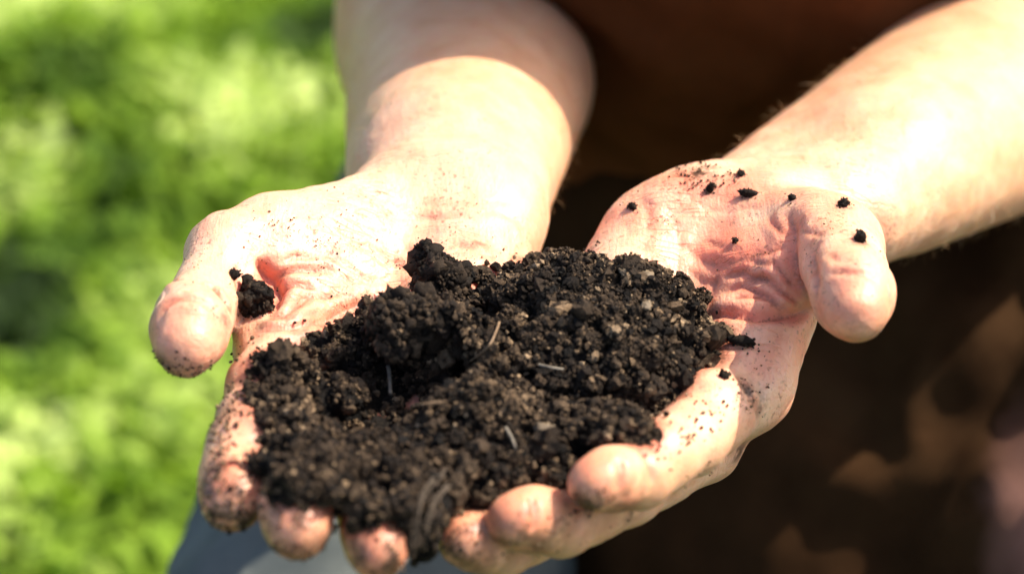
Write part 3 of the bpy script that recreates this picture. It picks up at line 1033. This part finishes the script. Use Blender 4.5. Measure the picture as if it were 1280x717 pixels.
STAINS = [(410, 318, 4, .8), (350, 288, 3, .5), (600, 300, 3.5, .7), (445, 388, 5, .6), (612, 318, 4, .5), (936, 488, 5, .9), (950, 505, 4, .7), (888, 240, 2.5, .8),
          (872, 216, 6, .9), (1075, 298, 3.5, .9), (1054, 256, 2.5, .8), (935, 244, 3, .6), (272, 590, 5, 1.), (262, 605, 5, 1.), (290, 615, 5, .9), (268, 650, 5, 1.), (300, 655, 5, 1.),
          (378, 645, 2.5, .9), (343, 684, 3.5, .9), (375, 698, 4, .9), (405, 686, 3.5, .9), (446, 690, 3.5, .9), (490, 704, 4, 1.), (568, 692, 4, 1.),
          (735, 634, 3.2, 1.6), (725, 625, 4, .9), (600, 665, 4, .8), (650, 668, 3, 1.), (665, 640, 2.5, .9), (205, 458, 4, 1.2), (222, 470, 5, 1.1), (255, 465, 4, .8),
          (280, 400, 3, .7), (285, 425, 4, .8), (300, 390, 4, .9), (330, 410, 4, .6), (925, 565, 4, .8), (790, 640, 4, .6), (700, 655, 4, .6), (250, 540, 4, .7), (275, 520, 5, .8)]
sh, sok = raymarch(both, [q[0] for q in STAINS], [q[1] for q in STAINS])
buf = np.empty(len(bd.vertices), f32); bd.attributes['stain_sun'].data.foreach_get('value', buf)
for (u_, v_, r_, a_), hp, k in zip(STAINS, sh, sok):
    if k:
        dd_ = np.linalg.norm(co_ - hp.astype(f32), axis=1)
        m_ = dd_ < r_ * 2.5
        buf[m_] = np.maximum(buf[m_], 1.25 * a_ * np.exp(-(dd_[m_] / r_) ** 2))
bd.attributes['stain_sun'].data.foreach_set('value', buf)
A = Vh2[tri[:, 0]]; Bv = Vh2[tri[:, 1]]; Cv = Vh2[tri[:, 2]]
area = np.linalg.norm(np.cross(Bv - A, Cv - A), axis=1)
# only scatter where the surface looks up or outward, the rest lies in the palms
fn = nh[tri[:, 0]]
wgt = area * np.clip(fn[:, 2] + 0.75, 0.02, 1)
wgt *= 1 - 0.85 * np.exp(-(np.linalg.norm((A - PIT - np.array([2, 0, 4.])) / np.array([19, 20, 12]), axis=1)) ** 4); wgt /= wgt.sum()  # fewer crumbs bare the near-black base, as painted shade in the hollow


def scatter(n, seed, sc_=5.0):
    r = np.random.default_rng(seed)
    w = wgt * np.clip(0.35 + 1.5 * fbm(A, sc_, 2, seed + 0.5), 0.0, 1) ** 1.3; w /= w.sum()
    i = r.choice(len(tri), n, p=w)
    a, b = r.uniform(size=(2, n)); s = np.sqrt(a)
    p = A[i] * (1 - s)[:, None] + Bv[i] * (s * (1 - b))[:, None] + Cv[i] * (s * b)[:, None]
    return p, fn[i], r


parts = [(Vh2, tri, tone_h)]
p0, n0, r0 = scatter(24000, 1, 4.0)
s0 = r0.lognormal(math.log(0.62), 0.38, len(p0))
lum = fbm(p0, 13, 2, 4.0)
dry = np.exp(-(np.linalg.norm((p0 - P(805, 352, 0)) / np.array([13, 12, 12]), axis=1)) ** 2)
t0 = np.clip(r0.normal(0.42, 0.20, len(p0)) + 0.50 * dry + 0.38 * lum, 0, 0.93)
parts.append(crumbs(p0 + n0 * s0[:, None] * 0.6, s0, 2, tone=t0))
p1, n1, r1 = scatter(5200, 3, 6.0)
s1 = r1.lognormal(math.log(1.15), 0.38, len(p1))
t1 = np.clip(r1.normal(0.45, 0.17, len(p1)) + 0.4 * np.exp(-(np.linalg.norm((p1 - P(805, 352, 0)) / np.array([13, 12, 12]), axis=1)) ** 2) + 0.34 * fbm(p1, 13, 2, 4.0), 0, 0.93)
c1 = p1 + n1 * s1[:, None] * 0.55
parts.append(crumbs(c1, s1, 4, CR2, I2f, tone=t1))
p2, n2, r2 = scatter(230, 5, 14.0)
s2 = r2.lognormal(math.log(1.8), 0.3, len(p2))
c2 = p2 + n2 * s2[:, None] * 0.4
parts.append(crumbs(c2, s2, 6, CR2, I2f, tone=np.clip(r2.normal(0.42, 0.12, len(p2)), 0, 0.8)))
for cc, ss, q, sd in ((c1, s1, 6, 61), (c2, s2, 70, 62)):           # grains stuck on the bigger crumbs
    r = np.random.default_rng(sd)
    dd = r.normal(size=(len(cc), q, 3)); dd[..., 2] = np.abs(dd[..., 2]) * 0.8 + dd[..., 2] * 0.2
    dd /= np.linalg.norm(dd, axis=2)[..., None]
    pp = (cc[:, None] + dd * ss[:, None, None] * 0.95).reshape(-1, 3)
    sz = r.lognormal(math.log(0.42), 0.4, len(pp))
    parts.append(crumbs(pp, sz, sd, tone=np.clip(r.normal(0.5, 0.18, len(pp)), 0, 0.95)))
p3, n3, r3 = scatter(160, 7)                                   # pale grains and chips
# crumbs that rolled off the heap and lie on the skin round it
hb = both(Vh2.astype(f32))
rim = np.where((np.abs(hb) < 3.0) & (nh[:, 2] > -0.6))[0]
r4 = np.random.default_rng(9)
p4 = Vh2[r4.choice(rim, 1500)] + r4.normal(0, 3.2, (1500, 3))
for _ in range(3):
    p4 = p4 - grad(both, p4.astype(f32)) * both(p4.astype(f32))[:, None]
s4 = r4.lognormal(math.log(0.42), 0.5, 1500)
parts.append(crumbs(p4 + grad(both, p4.astype(f32)) * (s4 * 0.4 + 0.5)[:, None], s4, 10, tone=np.clip(r4.normal(0.5, 0.2, 1500), 0, 0.95)))
parts.append(crumbs(p3 + n3 * 1.5, r3.uniform(0.35, 0.8, len(p3)), 8, tone=r3.uniform(0.93, 1.0, len(p3))))
V, Fc, T = merge(parts)
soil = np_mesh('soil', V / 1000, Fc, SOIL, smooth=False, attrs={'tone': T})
tag(soil, 'heap of dark crumbly soil filling the two cupped hands', 'soil', kind='stuff')


def clump(label, u, v, d, rad, seed, tone=0.4, ncr=260, group=None, cs=1.2, name='soil_clump', seat=None):
    base = P(u, v, d)
    w = I3v * (1 + 0.5 * np.clip(fbm(I3v, 0.9, 3, seed), -0.5, 0.4))[:, None] * np.asarray(rad)
    r = np.random.default_rng(seed)
    tr = w[I3f[r.integers(0, len(I3f), ncr)]].mean(1)
    sz = r.lognormal(math.log(cs), 0.4, ncr)
    ex = tr[r.integers(0, ncr, ncr * 4)] + r.normal(0, cs * 0.6, (ncr * 4, 3)); ez = r.lognormal(math.log(0.45), 0.35, ncr * 4)
    pr = [(w * 0.95, I3f, np.full(len(w), tone * 0.6)), crumbs(tr, sz, seed + 1, CR2, I2f, tone=np.clip(r.normal(tone, 0.15, ncr), 0, 0.95)),
          crumbs(ex, ez, seed + 2, tone=np.clip(r.normal(tone, 0.2, ncr * 4), 0, 0.97))]
    V, Fc, T = merge(pr)
    o = np_mesh(name, V / 1000, Fc, SOIL, smooth=True, attrs={'tone': T})
    o.location = Vector(base / 1000)
    tag(o, label, 'soil clump', group)
    return o


clump('large round soil clump on the left shoulder of the heap, before the open palm', 508, 406, -38, (10.8, 10.3, 8.6), 21, 0.42, 520)
clump('knobbly upright soil clump jutting from the top edge of the heap', 554, 352, -12, (7.6, 5.5, 7.0), 22, 0.36, 260, cs=1.2)
clump('small dark knob of soil perched on the tip of the upright clump', 533, 324, -8, (3.8, 3.3, 4.2), 23, 0.3, 60, cs=1.1)
clump('dark soil clump wedged between thumb and palm of the hand on the left', 316, 378, -22, (4.6, 4.6, 6.5), 24, 0.28, 130, cs=1.1)

LOOSE = [
    ('flat dark crumb in the middle of the heel of the right of the two hands', 935, 243, (3.0, 1.6, 1.2)),
    ('small dark crumb just above the flat crumb on the heel of the hand', 926, 219, (1.5, 1.4, 1.2)),
    ('thin curled dark crumb left of the flat crumb on the heel of the hand', 887, 237, (1.1, 1.0, 2.4)),
    ('star shaped crumb at the bend of the outer thumb edge on the right', 1054, 256, (1.9, 1.6, 1.3)),
    ('dark crumb on the back part of the thumb above its nail on the right', 1074, 299, (1.6, 1.6, 2.0)),
    ('tiny dark crumb on the skin between flat crumb and thumb bend', 991, 249, (1.1, 1.0, 1.0)),
    ('jagged dark crumb lying off the right tip of the soil heap', 926, 428, (4.2, 2.0, 1.6)),
    ('small rust dark crumb near the outer edge of the heel of the right hand', 792, 260, (1.5, 1.3, 1.2)),
    ('small grey crumb above the wedged clump on the left hand', 290, 345, (1.9, 1.6, 1.5)),
    ('tiny crumb in the centre of the reddish palm', 920, 302, (0.9, 0.9, 0.9)),
    ('crumb beside the soil heap on the index finger base of the right hand', 905, 470, (1.5, 1.3, 1.0)),
]
us = [q[1] for q in LOOSE]; vs = [q[2] for q in LOOSE]
hit, ok = raymarch(both, us, vs)
for i, (lab, u, v, rad) in enumerate(LOOSE):
    if not ok[i]: continue
    r = np.random.default_rng(i + 50)
    w = I2v * (1 + 0.7 * np.clip(fbm(I2v, 0.8, 3, i + 40.), -0.6, 0.25))[:, None] * np.asarray(rad)
    k = 40
    tr = w[r.integers(0, len(w), k)] * r.uniform(0.9, 1.25, (k, 1)); tr[30:] = tr[30:] * r.uniform(1.2, 2.6, (k - 30, 1)); tr[30:, 2] = -min(rad) * 0.4
    V, Fc, T = merge([(w, I2f, np.full(len(w), 0.2)), crumbs(tr, r.uniform(0.12, 0.42, k), i, tone=r.uniform(0.1, 0.6, k))])
    nn = grad(both, hit[i][None].astype(f32))[0]
    o = np_mesh('soil_crumb', V / 1000, Fc, SOIL, smooth=True, attrs={'tone': T})
    o.location = Vector((hit[i] + nn * (min(rad) * 0.5)) / 1000)
    o.rotation_euler = (r.uniform(-0.3, 0.3), r.uniform(-0.3, 0.3), r.uniform(-0.5, 0.5))
    tag(o, lab, 'soil crumb')

# fine grit sticking to the skin: too many to count
def grit():
    regs = [((300, 440), (235, 400), 150, (0.18, 0.45)), ((400, 620), (290, 400), 130, (0.15, 0.4)), ((215, 300), (300, 410), 60, (0.15, 0.35)),
            ((740, 1000), (220, 380), 120, (0.15, 0.38)), ((850, 930), (205, 235), 55, (0.25, 0.6)), ((990, 1100), (230, 380), 50, (0.15, 0.4)),
            ((880, 960), (400, 520), 60, (0.2, 0.6)), ((255, 325), (560, 655), 130, (0.25, 0.7)), ((335, 412), (630, 695), 60, (0.25, 0.6)),
            ((440, 505), (655, 717), 50, (0.25, 0.6)), ((180, 280), (450, 476), 50, (0.2, 0.5)), ((285, 330), (430, 520), 60, (0.3, 0.8)),
            ((925, 940), (470, 520), 50, (0.2, 0.45)), ((810, 900), (490, 560), 60, (0.3, 0.8)), ((620, 800), (600, 690), 70, (0.2, 0.5)),
            ((430, 620), (120, 290), 40, (0.12, 0.3)), ((830, 900), (555, 620), 25, (0.2, 0.5))]
    regs += [((258, 320), (585, 662), 140, (0.25, 0.8)), ((332, 415), (680, 705), 70, (0.2, 0.6)), ((365, 385), (636, 660), 40, (0.2, 0.6)), ((440, 505), (675, 712), 60, (0.2, 0.6)),
             ((545, 600), (640, 700), 110, (0.2, 0.7)), ((195, 270), (452, 478), 120, (0.2, 0.7)), ((715, 760), (610, 645), 60, (0.2, 0.7)), ((262, 300), (480, 580), 150, (0.3, 0.9)),
             ((845, 900), (200, 235), 90, (0.25, 0.7))]
    U, Vv, S = [], [], []
    for (u0, u1), (v0, v1), n, (s0, s1) in regs:
        cx = rng.uniform(u0, u1, max(3, n // 8)); cy = rng.uniform(v0, v1, max(3, n // 8))
        pk = rng.integers(0, len(cx), n)
        cl = rng.uniform(size=n) < 0.6
        uu = np.where(cl, cx[pk] + rng.normal(0, 7, n), rng.uniform(u0, u1, n))
        vv = np.where(cl, cy[pk] + rng.normal(0, 7, n), rng.uniform(v0, v1, n))
        U.append(uu); Vv.append(vv); S.append(rng.uniform(s0, s1, n) ** 1.0)
    U = np.concatenate(U); Vv = np.concatenate(Vv); S = np.concatenate(S)
    hit, ok = raymarch(both, U, Vv)
    hit, S = hit[ok], S[ok]
    nn = grad(both, hit.astype(f32))
    S = S * rng.uniform(0.35, 1.0, len(S))
    V, Fc, T = crumbs(hit + nn * (S * 0.2 + 0.3)[:, None], S, 77, tone=rng.uniform(0.3, 0.97, len(S)))
    o = np_mesh('soil_grit', V / 1000, Fc, SOIL, smooth=True, attrs={'tone': T})
    tag(o, 'fine brown soil grit sprinkled over the palms, thumbs and fingertips', 'soil grit', kind='stuff')


grit()


# roots, straw and chips in the soil
def tube(path, r0, r1, sides=6):
    path = densify(path, 8); n = len(path)
    V, Fc = [], []
    for i in range(n):
        t = path[min(i + 1, n - 1)] - path[max(i - 1, 0)]; t /= np.linalg.norm(t)
        a = np.cross(t, [0.3, 0.2, 1.0]); a /= np.linalg.norm(a); b = np.cross(t, a)
        r = r0 + (r1 - r0) * i / (n - 1)
        for k in range(sides):
            th = 6.2832 * k / sides
            V.append(path[i] + (a * math.cos(th) + b * math.sin(th)) * r)
    for i in range(n - 1):
        for k in range(sides):
            k2 = (k + 1) % sides
            Fc.append((i * sides + k, i * sides + k2, (i + 1) * sides + k2, (i + 1) * sides + k))
    return np.array(V), np.array(Fc)


def plain(name, c0, c1, rough=0.7):
    m, nt, b = new_mat(name); co = coords(nt)
    nt.links.new(ramp(nt, noise_n(nt, co, 500, 4), [(0.3, c0), (0.7, c1)]), b.inputs['Base Color'])
    b.inputs['Roughness'].default_value = rough
    bump(nt, b, noise_n(nt, co, 900, 4), 0.6, 0.0004)
    return m


ROOT = plain('root_bark', (0.13, 0.075, 0.035), (0.24, 0.15, 0.08))
STRAW = plain('straw', (0.07, 0.055, 0.04), (0.22, 0.18, 0.13))
STALK = plain('dead_stalk', (0.025, 0.017, 0.010), (0.085, 0.058, 0.036), 0.9)
CHIP = plain('wood_chip', (0.05, 0.033, 0.018), (0.16, 0.11, 0.06))
heapc = heap_f


def on_heap(pts, lift):
    pl = np.array(pts, float)
    h, ok = raymarch(heapc, pl[:, 0], pl[:, 1])
    base = P(*pl.mean(0), -30)
    n = grad(heapc, h.astype(f32))
    return h + n * np.asarray(lift)[:, None]


def thing_tube(name, label, cat, pts, lift, r0, r1, mat):
    path = on_heap(pts, lift); c = path.mean(0)
    V, Fc = tube(path - c, r0, r1)
    o = np_mesh(name, V / 1000, Fc, mat); o.location = Vector(c / 1000)
    return tag(o, label, cat)


thing_tube('root', 'thin tan root curling across the dark hollow in mid heap', 'root', [(622, 408), (612, 422), (604, 440), (592, 452)], [1.5, 3.5, 4.5, 2.0], 0.42, 0.2, ROOT)
thing_tube('root', 'fine pale rootlet lying along the left ridge of the heap', 'root', [(512, 520), (530, 512), (560, 505)], [2, 3, 2], 0.35, 0.2, ROOT)
thing_tube('straw', 'short pale grey straw standing in the shaded hollow of the heap', 'straw', [(484, 455), (486, 478), (488, 500)], [1.5, 3.6, 2], 0.8, 0.5, STRAW)
thing_tube('straw', 'grey straw piece lying near the lower middle of the heap', 'straw', [(630, 535), (638, 552), (645, 568)], [1.2, 2.2, 1.4], 0.55, 0.35, STRAW)
thing_tube('straw', 'small horizontal grey straw in the middle of the heap', 'straw', [(675, 458), (690, 462), (705, 463)], [1.2, 2.0, 1.2], 0.5, 0.35, STRAW)


def stalk(label, pts, r0):
    path = np.array([P(*q) for q in pts]); c = path.mean(0)
    Vs, Fs, k = [], [], 0
    rr = np.random.default_rng(int(path[0][0] * 10) & 1023)
    pd = densify(path, 5)
    for q in range(7):
        off = rr.normal(0, r0 * 0.42, 3); cut = rr.integers(int(len(pd) * 0.6), len(pd) + 1)
        pp = pd[rr.integers(0, 3):cut] - c + off
        pp = pp + np.stack([fbm(pp + q * 9, 7.0, 2, q + i * 3.3) for i in range(3)], 1) * r0 * 0.55 * np.linspace(0.3, 1.6, len(pp))[:, None]
        v_, f_ = tube(pp, r0 * rr.uniform(0.12, 0.26), r0 * 0.05, 5)
        Vs.append(v_); Fs.append(f_ + k); k += len(v_)
    V = np.concatenate(Vs); Fc = np.concatenate(Fs)
    o = np_mesh('dead_stalk', V / 1000, Fc, STALK); o.location = Vector(c / 1000)
    return tag(o, label, 'stalk', 'dead stalks hanging over the fingertips')


stalk('longest dark dead stalk drooping between the fingertips at the bottom centre', [(556, 590, -88), (532, 612, -104), (520, 650, -112), (514, 695, -112)], 1.5)
stalk('brownish dead stalk right beside the longest drooping stalk', [(566, 600, -86), (545, 622, -104), (533, 655, -112), (530, 690, -112)], 1.1)
stalk('broken dead stalk left of the drooping stalks at the bottom of the heap', [(505, 590, -84), (496, 608, -98), (500, 640, -104)], 1.3)


def chip(label, u, v, size, seed, mat=CHIP, lift=1.5):
    h, ok = raymarch(heapc, [u], [v]); n = grad(heapc, h.astype(f32))[0]
    w = I3v * (1 + 0.5 * fbm(I3v, 0.8, 4, seed, 0.7))[:, None] * np.asarray(size)
    w[:, 2] += 0.10 * w[:, 0] ** 2 / max(size[0], 1)
    o = np_mesh('wood_chip', w / 1000, I3f, mat, smooth=True)
    o.location = Vector((h[0] + n * lift) / 1000)
    o.rotation_euler = Vector(n).to_track_quat('Z', 'Y').to_euler()
    return tag(o, label, 'wood chip')


chip('largest pale tan wood chip at the upper right rim of the heap', 808, 352, (3.8, 2.0, 0.8), 31, lift=1.2)
chip('tan wood chip touching the left end of the largest chip', 780, 345, (2.4, 1.5, 0.8), 32, lift=1.2)
chip('orange brown wood chip right of centre below the pale chips', 806, 388, (1.9, 1.4, 0.8), 33, CHIP, lift=1.6)
chip('reddish brown wood chip low in the middle of the heap', 680, 540, (2.4, 1.7, 0.9), 34, CHIP, lift=1.6)
